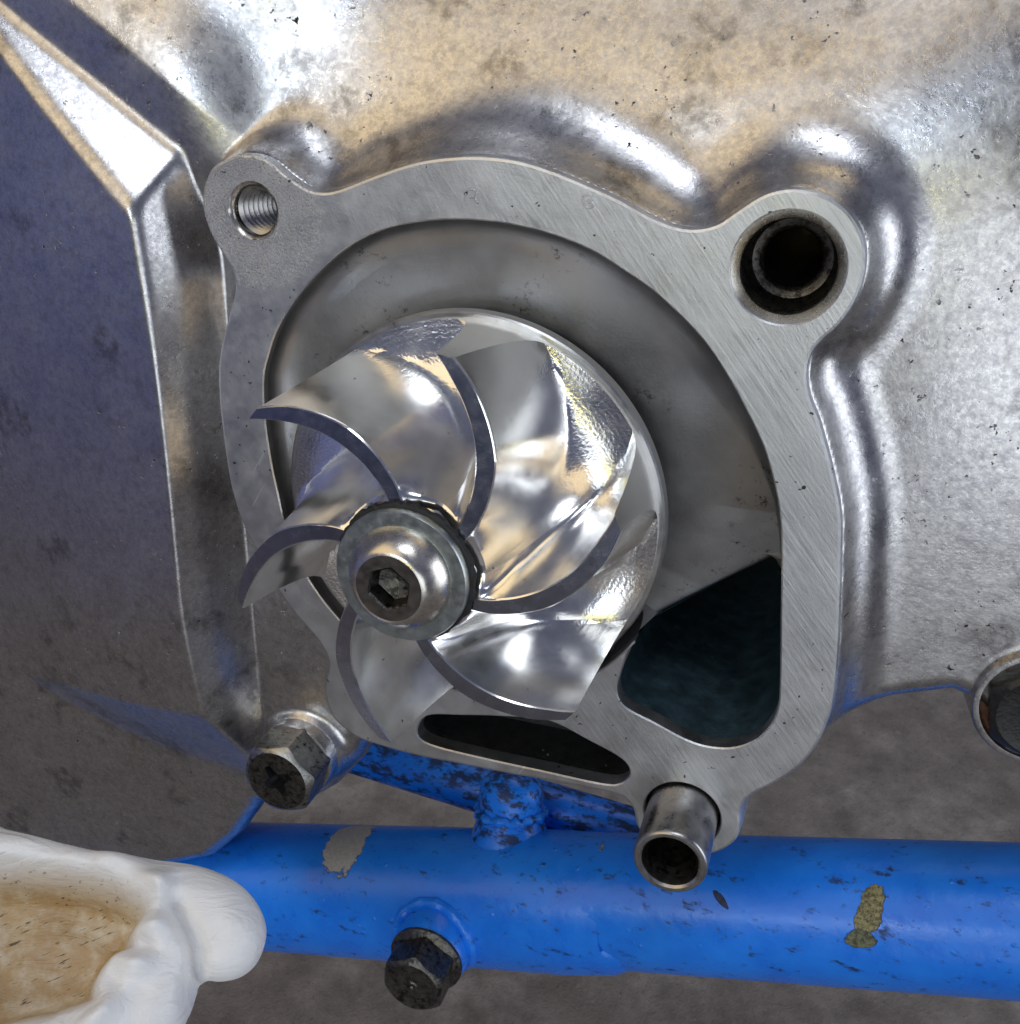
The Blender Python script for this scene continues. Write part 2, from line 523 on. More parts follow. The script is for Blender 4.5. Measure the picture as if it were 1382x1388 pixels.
# ------------------------------------------------------------------ ground
gm = bpy.data.meshes.new('ground')
gv, gf = [], []
S_ = 3.0
gm.from_pydata([(-S_, -S_, 0), (S_, -S_, 0), (S_, S_, 0), (-S_, S_, 0)], [], [(0, 1, 2, 3)])
gm.materials.append(M['ground'])
go = bpy.data.objects.new('ground', gm); COL.objects.link(go)
go['kind'] = 'structure'; go['label'] = 'dark mottled concrete floor under the engine'

# ------------------------------------------------------------------ pump flange
OUT_PX = [(274, 262), (278, 244), (290, 224), (319, 210), (345, 210), (366, 219), (388, 237), (413, 254), (435, 260),
          (460, 256), (509, 237), (565, 219), (617, 212), (660, 212), (704, 218), (747, 231), (791, 249), (834, 268), (878, 292),
          (912, 306), (943, 310), (973, 303), (1000, 285), (1036, 263), (1074, 255), (1112, 262), (1145, 281), (1166, 310),
          (1174, 339), (1171, 377), (1158, 411), (1137, 441), (1116, 460), (1101, 478), (1094, 504), (1097, 537), (1110, 571),
          (1122, 613), (1131, 650), (1140, 700), (1140, 765), (1138, 831), (1135, 896), (1129, 953), (1122, 979), (1107, 1011),
          (1081, 1042), (1050, 1062), (1024, 1075), (1009, 1087), (1003, 1102), (1003, 1120), (998, 1138), (980, 1152),
          (955, 1160), (920, 1163), (885, 1150), (864, 1122), (858, 1098), (845, 1082), (821, 1074), (756, 1061), (691, 1050),
          (621, 1036), (560, 1024), (517, 1012), (490, 1003), (471, 992), (450, 972), (440, 945), (439, 925), (444, 898), (430, 868),
          (401, 835), (375, 799), (348, 750), (328, 710), (313, 662), (304, 610), (297, 551), (295, 504), (299, 468),
          (308, 432), (317, 398), (316, 374), (308, 356), (294, 334), (283, 313), (275, 287)]
OUT = ccw(loop_px(OUT_PX, 0, 4))
AX = np.array([-6.2, -0.6])                 # impeller axis
ring = [(357, 512), (363, 483), (374, 450), (392, 418), (417, 385), (453, 349), (489, 324), (526, 309), (562, 302),
        (598, 298), (634, 298), (670, 301), (700, 306), (750, 319), (800, 339), (842, 365), (884, 394), (926, 432), (960, 470), (990, 516),
        (1015, 563), (1036, 609), (1049, 655), (1057, 700), (1059, 744), (1058, 831), (1057, 918), (1054, 961), (1041, 987),
        (1020, 1005), (989, 1014), (954, 1011), (924, 1000), (889, 981), (854, 963), (840, 950), (836, 931), (843, 906), (852, 880)]
INN = [P(x, y)[:2] for x, y in ring]
for a in range(-34, -180, -12):
    rr = 29.0 + 0.6 * max(0, (-a - 120) / 60)
    INN.append(AX + rr * np.array([math.cos(R(a)), math.sin(R(a))]))
INN.append(P(366, 620)[:2]); INN.append(P(358, 560)[:2])
INN = ccw(spline(INN, 4))
SLOT = ccw(loop_px([(565, 993), (578, 971), (625, 970), (690, 972), (745, 978), (799, 1005), (836, 1025), (851, 1039), (852, 1053),
                    (838, 1063), (812, 1062), (734, 1045), (647, 1026), (582, 1009)], 0, 5))


def circle(c, r, n=64):
    return np.array([(c[0] + r * math.cos(2 * math.pi * i / n), c[1] + r * math.sin(2 * math.pi * i / n)) for i in range(n)])


CB = P(1067.3, 364)[:2]; CBR = 6.35
TH = P(343, 286)[:2]; THR = 3.55
DW = P(924, 1105)[:2]; DWR = 5.5

casing = thing('engine_casing', 'weathered polished aluminium engine casing with an opened water pump chamber', 'engine', (0, 0, -14))
CH = 0.32
o_top = offset(OUT, -CH * 1.4); o_mid = offset(OUT, -CH * 0.45)
holes = [INN, SLOT, circle(CB, CBR), circle(TH, THR), circle(DW, DWR)]
htop = [offset(h, CH * 0.6) for h in holes]
vf = [fill([o_top] + htop, 0.0),
      wall([(o_top, 0.0), (o_mid, -CH * 0.35), (OUT, -CH * 1.1), (offset(OUT, 0.35), -4.0), (offset(OUT, 0.9), -15.0)])]
vf += [wall([(t, 0.0), (h, -CH * 0.6), (h, -2.6)], flip=True) for t, h in zip(htop, holes)]
flange = mesh('pump_flange', *join(*vf), M['face'], casing, sharp=28)

# --- volute floor: from the bore wall in under the impeller
ang = np.arctan2(INN[:, 1] - AX[1], INN[:, 0] - AX[0]); rad = np.hypot(INN[:, 0] - AX[0], INN[:, 1] - AX[1])
e0 = P(862, 866, -5)[:2]; e1 = P(1046, 770, -5)[:2]


def rout(a):
    d = np.array([math.cos(a), math.sin(a)])
    best = 1e9
    for i in range(len(INN)):
        p, q = INN[i], INN[(i + 1) % len(INN)]
        e = q - p; den = d[0] * e[1] - d[1] * e[0]
        if abs(den) < 1e-12: continue
        w = p - AX
        t = (w[0] * e[1] - w[1] * e[0]) / den
        s = (w[0] * d[1] - w[1] * d[0]) / den
        if t > 0 and -1e-6 <= s <= 1 + 1e-6 and t < best: best = t
    e = e1 - e0; den = d[0] * e[1] - d[1] * e[0]; w = e0 - AX
    t = (w[0] * e[1] - w[1] * e[0]) / den; s = (w[0] * d[1] - w[1] * d[0]) / den
    cut = 0.0
    if t > 0 and -0.3 <= s <= 1.02 and t < best:
        best = t; cut = min(1.0, max(0.02, (1.0 - s) / 0.10))
    return best, cut


AC = math.degrees(math.atan2(e1[1] - AX[1], e1[0] - AX[0]))
RO0 = rout(math.radians(AC + 0.6))[0]
NA = 540
npf = 9
V, Fc = [], []
prof = [(0.0, -0.9), (0.05, -1.7), (0.35, -2.6), (0.9, -3.3), (1.8, -3.9), (3.0, -4.3), (5.0, -4.8), (8.0, -5.2), (12, -5.4)]
for i in range(NA):
    a = 2 * math.pi * i / NA
    ro, cut = rout(a)
    ad = math.degrees(a); ad = ad - 360 if ad > 250 else ad
    dpt = 1.0 + 1.1 * max(0.0, min(1.0, (130 - ad) / 150)) ** 1.3 if ad > -45 else 1.0
    for k, (dr, z) in enumerate(prof):
        if cut:
            dr2 = [0, 0.05, 0.25, 0.6, 1.1, 2.0][min(k, 5)]
            rr = ro - dr2 if k < 6 else ro - 2.0 + (14 - ro + 2.0) * (k - 5) / (npf - 6)
            r5 = RO0 - prof[5][0] * (0.6 + 0.7 * dpt) * 0.12
            tq = 5 + 3 * max(0.0, min(1.0, (r5 - rr) / (r5 - 14)))
            zz = float(np.interp(tq, range(5, 9), [p_[1] for p_ in prof[5:]])) * dpt - [9, 0.9, 0.45, 0.2, 0.08, 0][min(k, 5)]
        else:
            tw = max(0.0, min(1.0, (ad - AC) / 45)) if -60 < ad < 120 else 1.0
            tw = 0.12 + 0.88 * tw * tw * (3 - 2 * tw)
            zz = z * (dpt if k else 1)
            drr = dr * (0.6 + 0.7 * dpt) * tw
            r5 = prof[5][0] * (0.6 + 0.7 * dpt) * tw
            rr = ro - drr + (0.05 if k == 0 else 0) if k < 6 else ro - r5 + (14 - ro + r5) * (k - 5) / (npf - 6)
        V.append((AX[0] + rr * math.cos(a), AX[1] + rr * math.sin(a), zz))
npf = len(prof)
for i in range(NA):
    j = (i + 1) % NA
    for k in range(npf - 1):
        Fc.append((i * npf + k, j * npf + k, j * npf + k + 1, i * npf + k + 1))
mesh('pump_chamber_floor', V, Fc, M['bore'], casing, sharp=50)
# seal seat below the impeller
mesh('seal_seat', *lathe([(15, -5.3), (12, -5.0), (8, -3.5)], 48, AX, cap=True), M['bore'], casing)

# --- outlet port
OP = [P(x, y)[:2] for x, y in [(1059, 752), (1058, 831), (1057, 918), (1054, 961), (1041, 987), (1020, 1005), (989, 1014), (954, 1011),
                              (924, 1000), (889, 981), (854, 963), (840, 950), (836, 931), (843, 906), (853, 878)]]
OP += [P(864, 866, -5)[:2], P(950, 821, -5)[:2], P(1046, 771, -5)[:2]]
OP = ccw(spline(OP, 5))
ctr = OP.mean(0)
shr = lambda s: ctr + (OP - ctr) * s
ed = (e1 - e0) / np.linalg.norm(e1 - e0)
dE = np.abs((OP - e0) @ np.array([ed[1], -ed[0]]))
zt_ = np.where(dE < 1.5, -10.5, -2.3)
pl_ = [(offset(OP, 0.03), zt_)]
for t_ in np.linspace(0.12, 1, 16):
    pl_.append((shr(1 - 0.06 * t_) + np.array([1.0, 1.2]) * t_, np.full(len(OP), -7.5 - 60 * t_) - (dE < 1.5) * 4.0 * (1 - t_)))
vf = [wall(pl_, flip=True)]
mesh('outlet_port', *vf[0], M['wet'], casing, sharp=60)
mesh('port_depth', *fill([pl_[-1][0]], -67.4), M['black'], casing)  # black cap painted in for the dark of the port
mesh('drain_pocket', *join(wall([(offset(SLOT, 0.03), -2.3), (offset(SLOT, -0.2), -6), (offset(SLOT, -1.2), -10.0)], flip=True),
                           fill([offset(SLOT, -1.2)], -9.9)), M['pocket'], casing, sharp=60)

rd_ = random.Random(3)
vf = []
for i in range(24):
    t_ = rd_.random() ** 0.4 if i % 4 else rd_.random()
    px, py = 585 + t_ * 262, 1003 + t_ * 52 - rd_.random() ** 2 * 22
    zz_ = -2.9 - rd_.random() * 2.5
    c3 = P(px, py, zz_); r0 = 0.06 + 0.30 * rd_.random() ** 3
    vf.append(lathe([(r0, 0), (r0 * 0.92, r0 * 0.45), (r0 * 0.6, r0 * 0.8), (r0 * 0.15, r0 * 0.98)], 10, (0, 0), cap=True))
    vf[-1] = ([(x * rd_.uniform(0.95, 1.05) + c3[0], y + c3[1], z_ + c3[2]) for x, y, z_ in vf[-1][0]], vf[-1][1])
dr_o = mesh('water_drops', *join(*vf), M['water'], casing, sharp=None)
dr_o['kind'] = 'stuff'

# --- counterbored stud hole
mesh('counterbore', *lathe([(CBR + 0.02, -2.3), (CBR - 0.9, -2.5), (CBR - 1.05, -2.9), (CBR - 1.15, -8.0), (CBR - 1.6, -9.0), (4.0, -9.3), (3.75, -9.5), (3.5, -9.9)],
                           64, CB), M['oily'], casing, sharp=40)
mesh('stud_bore', *lathe([(3.52, -9.8), (3.4, -11), (3.35, -70)], 48, CB, cap=True), M['black'], casing, sharp=40)  # blackened wall stands in for shade deep in the hole
mesh('counterbore_chamfer', *lathe([(CBR + 0.02, -0.25), (CBR - 0.85, -1.25), (CBR - 0.95, -1.4), (CBR - 1.0, -3.2)], 64, CB), M['bolt'], casing, sharp=60)

# --- threaded hole: a real helix
V, Fc = [], []
NS, TURN, PITCHT = 48, 8, 1.2
rows = NS * TURN
sec = [(0.0, 0.0), (0.32, 0.42), (0.40, 0.42), (0.72, 0.0)]
for i in range(rows + 1):
    a = 2 * math.pi * i / NS; zb = -1.0 - PITCHT * i / NS
    for dz, dr in sec:
        r_ = THR - 0.30 - 0.55 * (dr / 0.42)
        V.append((TH[0] + r_ * math.cos(a), TH[1] + r_ * math.sin(a), zb - dz))
m = len(sec)
for i in range(rows):
    for k in range(m - 1):
        Fc.append((i * m + k, i * m + k + 1, (i + 1) * m + k + 1, (i + 1) * m + k))
    if i + NS <= rows:
        pass
mesh('thread', V, Fc, M['dowel'], casing, sharp=25)
rj = random.Random(4)
v_, f_ = lathe([(THR + 0.10, 0.02), (THR - 0.10, -0.15), (THR - 0.42, -0.6), (THR - 0.45, -1.0)], 64, TH)
v_ = [(TH[0] + (x - TH[0]) * k, TH[1] + (y - TH[1]) * k, z) for (x, y, z), k in zip(v_, [1 + rj.uniform(-0.02, 0.05) if i < 64 else 1 for i in range(len(v_))])]
mesh('thread_rim', v_, f_, M['bolt'], casing, sharp=40)
mesh('thread_bore', *lathe([(THR - 0.28, -0.95), (THR - 0.32, -40)], 64, TH, cap=True), M['black'], casing)  # wall coloured black for the shade behind the thread

# ------------------------------------------------------------------ casing body (relief sheet with real depth)
g = 0.36
xs = np.arange(-150, 112, g); ys = np.arange(-116, 112, g)
X, Y = np.meshgrid(xs, ys)


def halfplane(p0, p1, side):
    """distance beyond the line p0-p1 (mm), positive on the side pointed at by 'side' (a point)"""
    p0 = np.asarray(p0[:2]); p1 = np.asarray(p1[:2]); t = (p1 - p0) / np.linalg.norm(p1 - p0)
    n = np.array([t[1], -t[0]])
    if (np.asarray(side[:2]) - p0).dot(n) < 0: n = -n
    return (X - p0[0]) * n[0] + (Y - p0[1]) * n[1]


ZB = -7.4
# base: outer face and, above the crease, the shoulder that leans back
h_a = halfplane(P(350, 190, ZB), P(1130, 240, ZB), P(700, 0, ZB))
h_b = halfplane(P(1200, 252, ZB), P(1382, 150, ZB), P(900, 0, ZB))
h_c = halfplane(P(325, 0, ZB), P(345, 190, ZB), P(700, 0, ZB))
rg = smin(smin(h_a, h_b, 14.0), h_c, 14.0)
zb = smin(np.full(X.shape, ZB), ZB - 0.42 * (rg - 2.0), 5.5)
# gentle crown of the face to the right
zb = zb - 0.0016 * np.maximum(0, X - 40) ** 2 - 0.0009 * np.maximum(0, -Y - 5) ** 2
zb = zb + 0.35 * np.sin(X * 0.11 + 1.0) * np.sin(Y * 0.09)

# left bulge of the cover: face, rim strip, drop, and bevels
ZL, ZS = 4.0, -2.0
tp = lambda a: math.tan(R(a))


def plane(pa, pb, z0, side, qa=None, z1=None, slope=None):
    """plane falling away from line pa-pb (at z0) so that it reaches z1 at point qa"""
    if slope is None:
        p0 = np.asarray(pa[:2]); p1 = np.asarray(pb[:2]); t = (p1 - p0) / np.linalg.norm(p1 - p0)
        dq = np.asarray(qa[:2]) - p0; dist = abs(dq[0] * t[1] - dq[1] * t[0])
        slope = (z0 - z1) / dist
    return z0 - slope * halfplane(pa, pb, side)


SD = P(700, 500, 0)
face = plane(P(193, 270, ZL), P(235, 620, ZL), ZL, P(0, 450, ZL), slope=tp(9))
face = face - 0.0022 * np.maximum(0, halfplane(P(193, 270, ZL), P(235, 620, ZL), P(0, 450, ZL)) - 8) ** 2
w1 = plane(P(193, 270, ZL), P(222, 560, ZL), ZL, SD, P(268, 500, ZS), ZS)
w2 = plane(P(222, 560, ZL), P(292, 960, ZL), ZL, SD, P(305, 700, ZS), ZS)
v1 = plane(P(255, 250, ZS), P(276, 540, ZS), ZS, SD, slope=tp(62))
v2 = plane(P(276, 540, ZS), P(330, 1000, ZS), ZS, SD, slope=tp(62))
dgd = halfplane(P(-10, 132, ZL), P(184, 298, ZL), P(400, 0, ZL))
zb = zb + (3.4 + 0.22 * np.clip(dgd - 5, -10, 10)) / (1 + np.exp((dgd - 22) / 3.5)) / (1 + np.exp(-(Y - 37) / 2.5)) / (1 + np.exp((X + 40) / 3.0))
dg = plane(P(-10, 132, ZL), P(184, 298, ZL), ZL, P(400, 0, ZL), slope=tp(44))
h1 = halfplane(P(0, 868, -2), P(280, 852, 3), P(150, 1200, ZL))
h2 = halfplane(P(0, 948, -4), P(300, 996, 2), P(150, 1200, 2))
bt = face - tp(7) * h1
lo = face - tp(9) * h1 - 0.9 - tp(24) * h2
zl = smin(smin(w1, w2, 1.5), face, 1.9)
zl = smin(zl, smin(v1, v2, 1.5), 0.9)
zl = smin(zl, dg, 1.6)
zl = smin(zl, bt, 0.9)
zl = smin(zl, lo, 0.35)
z = smax(zb, zl, 1.4)
# skirt of the pump flange
sdF = sdf(OUT, X, Y)
H_ = 16.0
W_ = 8.0 + 9.0 / (1 + np.exp(-(X + 27 + 0.25 * Y) / 3.0))
sk = -1.2 - H_ * (1 - np.clip(1 - sdF / W_, 0, 1) ** 2.0) - np.maximum(0, sdF - W_) * 1.0
def blur(a, r, n=3):
    for _ in range(n):
        for ax_ in (0, 1):
            p_ = np.pad(a, [(r + 1, r) if q == ax_ else (0, 0) for q in (0, 1)], mode='edge')
            cs = np.cumsum(p_, axis=ax_)
            m_ = a.shape[ax_]
            hi_ = np.take(cs, range(2 * r + 1, 2 * r + 1 + m_), axis=ax_); lo_ = np.take(cs, range(0, m_), axis=ax_)
            a = (hi_ - lo_) / (2 * r + 1)
    return a


wS = np.clip((sdF - 0.8) / 3.5, 0, 1) / (1 + np.exp(-(X + 27 + 0.25 * Y) / 3.0))
sk = sk * (1 - wS) + blur(sk, 5) * wS
z = smax(z, sk, 1.2 + 3.6 / (1 + np.exp(-(X + 27 + 0.25 * Y) / 3.0)))
# lug of the lower bolt and boss of the right one
BL = P(402, 1028, -6); BRt = P(1412, 962, -8)
for c, zt, r0 in ((BL, -7.5, 6.8), (BRt, -9.5, 8.6)):
    rr = np.hypot(X - c[0], Y - c[1])
    z = smax(z, zt - 1.6 * np.maximum(0, rr - r0), 1.6)
# casing outline: the edge rolls over and the wall goes back
DOM = [(-500, -900), (2600, -900), (2600, 1090), (1900, 1066), (1480, 1046), (1400, 1034), (1362, 1010), (1338, 975), (1312, 942), (1288, 931), (1210, 938),
       (1130, 957), (1085, 975), (1040, 960), (960, 930), (860, 960), (700, 990), (560, 985), (505, 1000), (490, 1030), (452, 1070), (400, 1100), (352, 1092), (335, 1112),
       (300, 1160), (262, 1192), (200, 1206), (130, 1208), (0, 1194), (-150, 1150), (-500, 1040)]
dom = np.array([P(x, y, -9 if x < 340 and y > 900 else -12)[:2] for x, y in DOM])
sd = sdf(dom, X, Y)
rr_ = 3.6
t = np.clip((sd + rr_) / rr_, 0, 0.999)
z = z - rr_ * 1.3 * (1 - np.sqrt(1 - t * t))
XS, YS, ok = snap_sheet(X, Y, sd)
z = np.where(sd > 0, z - 0.3, z)
keep = sdF > -1.6
ok &= keep[:-1, :-1] & keep[1:, :-1] & keep[:-1, 1:] & keep[1:, 1:]
idx = np.arange(X.size).reshape(X.shape)
qa = idx[:-1, :-1][ok]; qb = idx[:-1, 1:][ok]; qc = idx[1:, 1:][ok]; qd = idx[1:, :-1][ok]
used = np.unique(np.concatenate([qa, qb, qc, qd]))
remap = -np.ones(X.size, int); remap[used] = np.arange(len(used))
V = np.c_[XS.ravel()[used], YS.ravel()[used], z.ravel()[used]]
Fq = np.c_[remap[qa], remap[qb], remap[qc], remap[qd]]
body = mesh('casing_body', V, Fq.tolist(), M['casing'], casing, sharp=None)
dl = spline(dom, 3)
dl = ccw(dl)
zi = np.array([z[int(np.clip(round((p[1] - ys[0]) / g), 0, len(ys) - 1)), int(np.clip(round((p[0] - xs[0]) / g), 0, len(xs) - 1))] for p in offset(dl, -0.3)])
cv, cf = wall([(offset(dl, -0.25), zi - 0.6), (offset(dl, -0.25), zi - 4), (offset(dl, -3.0), zi - 22)])
ui = sdf(OUT, dl[:, 0], dl[:, 1]) < -1.0
cf = [q for q in cf if not (ui[q[0] % len(dl)] or ui[q[3] % len(dl)])]
mesh('casing_wall', cv, cf, M['casing'], casing, sharp=None)

# boss rings round the two casing bolts
for c, zt, ro in ((BL, -5.6, 6.7), (BRt, -7.6, 8.4)):
    ri = ro - 0.9
    mesh('bolt_boss', *lathe([(ro + 0.7, zt - 9), (ro + 0.1, zt - 0.5), (ro - 0.2, zt - 0.05), (ro - 0.4, zt), (ri, zt), (ri - 0.1, zt - 0.3), (ri - 0.12, zt - 2.2)], 56, c[:2]),
         M['casing'], casing, sharp=40)
    mesh('bolt_seat', *lathe([(ri - 0.05, zt - 1.8), (ri - 0.3, zt - 2.0), (1.0, zt - 2.0)], 40, c[:2], cap=True), M['rust'], casing)

# foundry stamp on the flange: two small raised marks
for (cx, cy, pts) in ((639, 266, [[(-9, 6), (-7, -7), (0, -9), (6, -5), (5, 5), (9, 9)], [(-4, 2), (3, 1)]]),
                      (796, 272, [[(-8, -7), (3, -8), (7, -2), (0, 1), (8, 5), (3, 10), (-6, 8)], [(-7, -4), (-4, 7)]])):
    vf = []
    for pl in pts:
        sp = spline([P(cx + a, cy + b)[:2] for a, b in pl], 4, closed=False)
        tng = np.gradient(sp, axis=0); tng /= np.linalg.norm(tng, axis=1)[:, None]
        nrm = np.c_[tng[:, 1], -tng[:, 0]]
        v, f = [], []
        for i, (p, n_) in enumerate(zip(sp, nrm)):
            for s_, zz in ((-0.16, -0.02), (-0.07, 0.10), (0.07, 0.10), (0.16, -0.02)):
                v.append((*(p + n_ * s_), zz))
        for i in range(len(sp) - 1):
            for k in range(3): f.append((i * 4 + k, i * 4 + k + 1, i * 4 + k + 5, i * 4 + k + 4))
        vf.append((v, f))
    mesh('stamped_mark', *join(*vf), M['face'], flange, sharp=30)

# ------------------------------------------------------------------ impeller
imp = thing('pump_impeller', 'shiny machined billet impeller with six curved blades in the pump chamber', 'impeller', (AX[0], AX[1], -2.5))
RT, RI, RO = 26.4, 8.2, 27.3
rs = np.concatenate([np.linspace(RI, 12, 14)[:-1], np.linspace(12, RT, 34)])
th_r = [8.2, 10.5, 14, 18, 22, 25, 26.4]; th_a = [-23, -19, -11.5, -3, 7.5, 15.5, 19.5]
th = np.interp(rs, np.linspace(8.2, 26.4, 60), np.interp(np.linspace(8.2, 26.4, 60), th_r, th_a))
ker = np.ones(7) / 7
thp = np.pad(th, 3, mode='reflect', reflect_type='odd'); th = np.convolve(thp, ker, 'valid')
ht = np.interp(rs, [8, 11, 18, 24, 26.2], [0.9, 1.1, 1.5, 1.45, 1.05])
ztop = 20.2 - (rs - 9.5) * 0.075
u_ = np.clip((RT - rs) / (RT - 9.3), 0, 1.1)
zfl = 0.5 + 18.3 * np.minimum(u_, 1) ** 3.0
PIT = R(60)
NV = 34
s01 = np.linspace(0, 1, NV); vpar = 0.5 - 0.5 * np.cos(math.pi * s01)
cols = []        # per pitch: list of (angle array, z array, owner) in clockwise order starting at blade k's ccw edge
for k in range(6):
    base = np.radians(th) + PIT * k
    h = ht / rs; c_ = 0.20 / rs
    cols.append((base + h, ztop - 0.18, 'b', k)); cols.append((base + h - c_, ztop, 'b', k))
    cols.append((base, ztop, 'b', k)); cols.append((base - h + c_, ztop, 'b', k))
    gap = PIT - 2 * h; w = gap * rs
    for iv, v in enumerate(vpar):
        a = v * w; b = (1 - v) * w
        ga = np.clip(1 - a / 5.6, 0, 1) ** 2.1; gb = np.clip(1 - b / 4.6, 0, 1) ** 2.6
        gg = (ga ** 3 + gb ** 3) ** (1 / 3)
        zz = zfl + (ztop - 0.18 - zfl) * np.clip(gg, 0, 1)
        if iv == NV - 1: break
        own = 'b' if v < 0.60 else ('d' if v < 0.68 else 'n')
        cols.append((base - h - v * gap, zz, own, k))
NC = len(cols) // 6
# order: blade k, then channel clockwise to blade k-1
order = []
for k in range(5, -1, -1):
    order += cols[k * NC:(k + 1) * NC]
NT_ = len(order); nr = len(rs)
grid = np.zeros((NT_, nr, 3))
for i, (a, zz, own, k) in enumerate(order):
    grid[i, :, 0] = AX[0] + rs * np.cos(a); grid[i, :, 1] = AX[1] + rs * np.sin(a); grid[i, :, 2] = zz
own_face = []
for i in range(NT_):
    o1, k1 = order[i][2], order[i][3]
    if o1 == 'b': own_face.append(k1)
    elif o1 == 'd': own_face.append(-1)
    else: own_face.append((k1 - 1) % 6)


def sub_grid(sel, rows=None):
    v, f, mp = [], [], {}
    def gi(i, j):
        if (i, j) not in mp:
            mp[(i, j)] = len(v)
            v.append(tuple(grid[i, j]) if j < nr else (AX[0] + RT * math.cos(order[i][0][-1]), AX[1] + RT * math.sin(order[i][0][-1]), -0.05))
        return mp[(i, j)]
    for i in sel:
        i2 = (i + 1) % NT_
        for j in (rows or range(nr)):
            f.append((gi(i, j), gi(i2, j), gi(i2, j + 1), gi(i, j + 1))[::-1][::-1])
    return v, f


def up(v, f):
    """orient faces so that their normals have z >= 0 where they are not walls"""
    out = []
    for q in f:
        a, b, c = (np.array(v[q[0]]), np.array(v[q[1]]), np.array(v[q[2]]))
        n = np.cross(b - a, c - a)
        m_ = (a + b + c) / 3 - np.array([AX[0], AX[1], 0])
        s = n[2] if abs(n[2]) > 1e-6 * np.linalg.norm(n) + 1e-9 else n[0] * m_[0] + n[1] * m_[1]
        out.append(q if s >= 0 else q[::-1])
    return v, out


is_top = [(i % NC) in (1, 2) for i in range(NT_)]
for k in range(6):
    mine = [i for i in range(NT_) if own_face[i] == k]
    bl = mesh('blade', *up(*join(sub_grid([i for i in mine if not is_top[i]]), sub_grid([i for i in mine if is_top[i]], [nr - 1]))), M['impeller'], imp, sharp=32)
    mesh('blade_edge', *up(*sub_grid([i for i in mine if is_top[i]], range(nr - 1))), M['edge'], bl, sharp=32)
vd, fd = up(*sub_grid([i for i in range(NT_) if own_face[i] == -1]))
rimv = lathe([(RT - 0.3, -0.02), (RO - 0.25, -0.02), (RO, -0.25), (RO, -2.4), (RO - 0.3, -2.7), (10, -2.7)], 160, AX)
hub = lathe([(9.0, 17.5), (8.4, 18.9), (7.6, 19.4), (7.4, 20.3), (3, 20.3)], 72, AX)
mesh('disc', *join((vd, fd), (hub[0], [q for q in hub[1]])), M['impeller'], imp, sharp=32)
mesh('rim', rimv[0], [q[::-1] for q in rimv[1]], M['rim'], imp, sharp=32)

# ------------------------------------------------------------------ washer and button head bolt
wz = 21.3
AXW = AX
wsh = thing('flat_washer', 'flat grey zinc washer under the domed bolt at the impeller centre', 'washer', (AXW[0], AXW[1], wz))
v, f = lathe([(3, wz), (8.2, wz), (8.35, wz + 0.15), (8.35, wz + 1.0), (8.2, wz + 1.2), (3.0, wz + 1.25)], 96, AXW)
mesh('washer_disc', v, f, M['washer'], wsh, sharp=40)
rq = random.Random(21)
seal = thing('rubber_seal', 'ragged black rubber seal ring under the steel washer', 'seal', (AXW[0], AXW[1], 20.2))
sv, sf = lathe([(5, 20.2), (8.6, 20.2), (8.9, 20.6), (8.75, 21.1), (8.3, 21.33), (5, 21.33)], 120, AXW)
jit = [rq.uniform(-0.16, 0.22) for _ in range(120)]
sv = [(AXW[0] + (x - AXW[0]) * (1 + jit[i % 120] / 9), AXW[1] + (y - AXW[1]) * (1 + jit[i % 120] / 9), z_) for i, (x, y, z_) in enumerate(sv)]
mesh('seal_ring', sv, sf, M['rubber'], seal, sharp=30)
bz = wz + 1.18
ib = thing('button_head_bolt', 'domed button head bolt with hex socket at the impeller centre', 'bolt', (AXW[0], AXW[1], bz))
hr, hh, fr = 6.5, 3.2, 4.1
pr = [(hr, bz), (hr, bz + 0.06)]
for i in range(1, 15):
    t_ = i / 14
    pr.append((hr - (hr - fr) * t_ ** 1.25, bz + 0.06 + (hh - 0.06) * (1 - (1 - t_) ** 1.5)))
mesh('dome', *lathe(pr, 72, AXW), M['bolt'], ib, sharp=50)
hexl = np.array([(AXW[0] + 2.65 * math.cos(R(20 + 60 * i)), AXW[1] + 2.65 * math.sin(R(20 + 60 * i))) for i in range(6)])
hexl = np.concatenate([[hexl[i] + (hexl[(i + 1) % 6] - hexl[i]) * t_ for t_ in (0, .25, .5, .75)] for i in range(6)])
ht_ = offset(hexl, 0.22)
mesh('crown', *join(fill([circle(AXW, fr + 0.01, 72), ht_], bz + hh)), M['darkbolt'], ib, sharp=30)
c_h = np.array([AXW] * 24)
mesh('hex_socket', *join(wall([(ht_, bz + hh), (hexl, bz + hh - 0.25), (hexl, bz + hh - 2.6), (AXW + (hexl - AXW) * 0.15, bz + hh - 3.3)], flip=True)),
     M['oily'], ib, sharp=25)
mesh('socket_bottom', *fill([AXW + (hexl - AXW) * 0.2], bz + hh - 3.2), M['oily'], ib)

# ------------------------------------------------------------------ dowel sleeve
dw = thing('dowel_sleeve', 'hollow steel dowel sleeve standing out of the flange above the blue tube', 'dowel', (DW[0], DW[1], -6))
dr = 5.05; dz = 10.4
mesh('sleeve', *lathe([(dr, -8), (dr, dz - 0.5), (dr - 0.18, dz - 0.15), (dr - 0.4, dz), (dr - 0.85, dz), (dr - 1.15, dz - 0.3), (dr - 1.3, dz - 1.0), (dr - 1.3, -7.5)], 72, DW, cap=True),
     M['dowel'], dw, sharp=30)
mesh('sleeve_bore', *lathe([(dr - 1.25, dz - 0.8), (dr - 1.4, dz - 3.0), (dr - 1.5, dz - 6), (dr - 1.6, -6), ], 56, DW, cap=True), M['boremetal'], dw)
mesh('dowel_seat', *lathe([(DWR + 0.02, -2.3), (DWR - 0.1, -7.0), (dr - 0.2, -7.2)], 56, DW), M['oily'], casing)


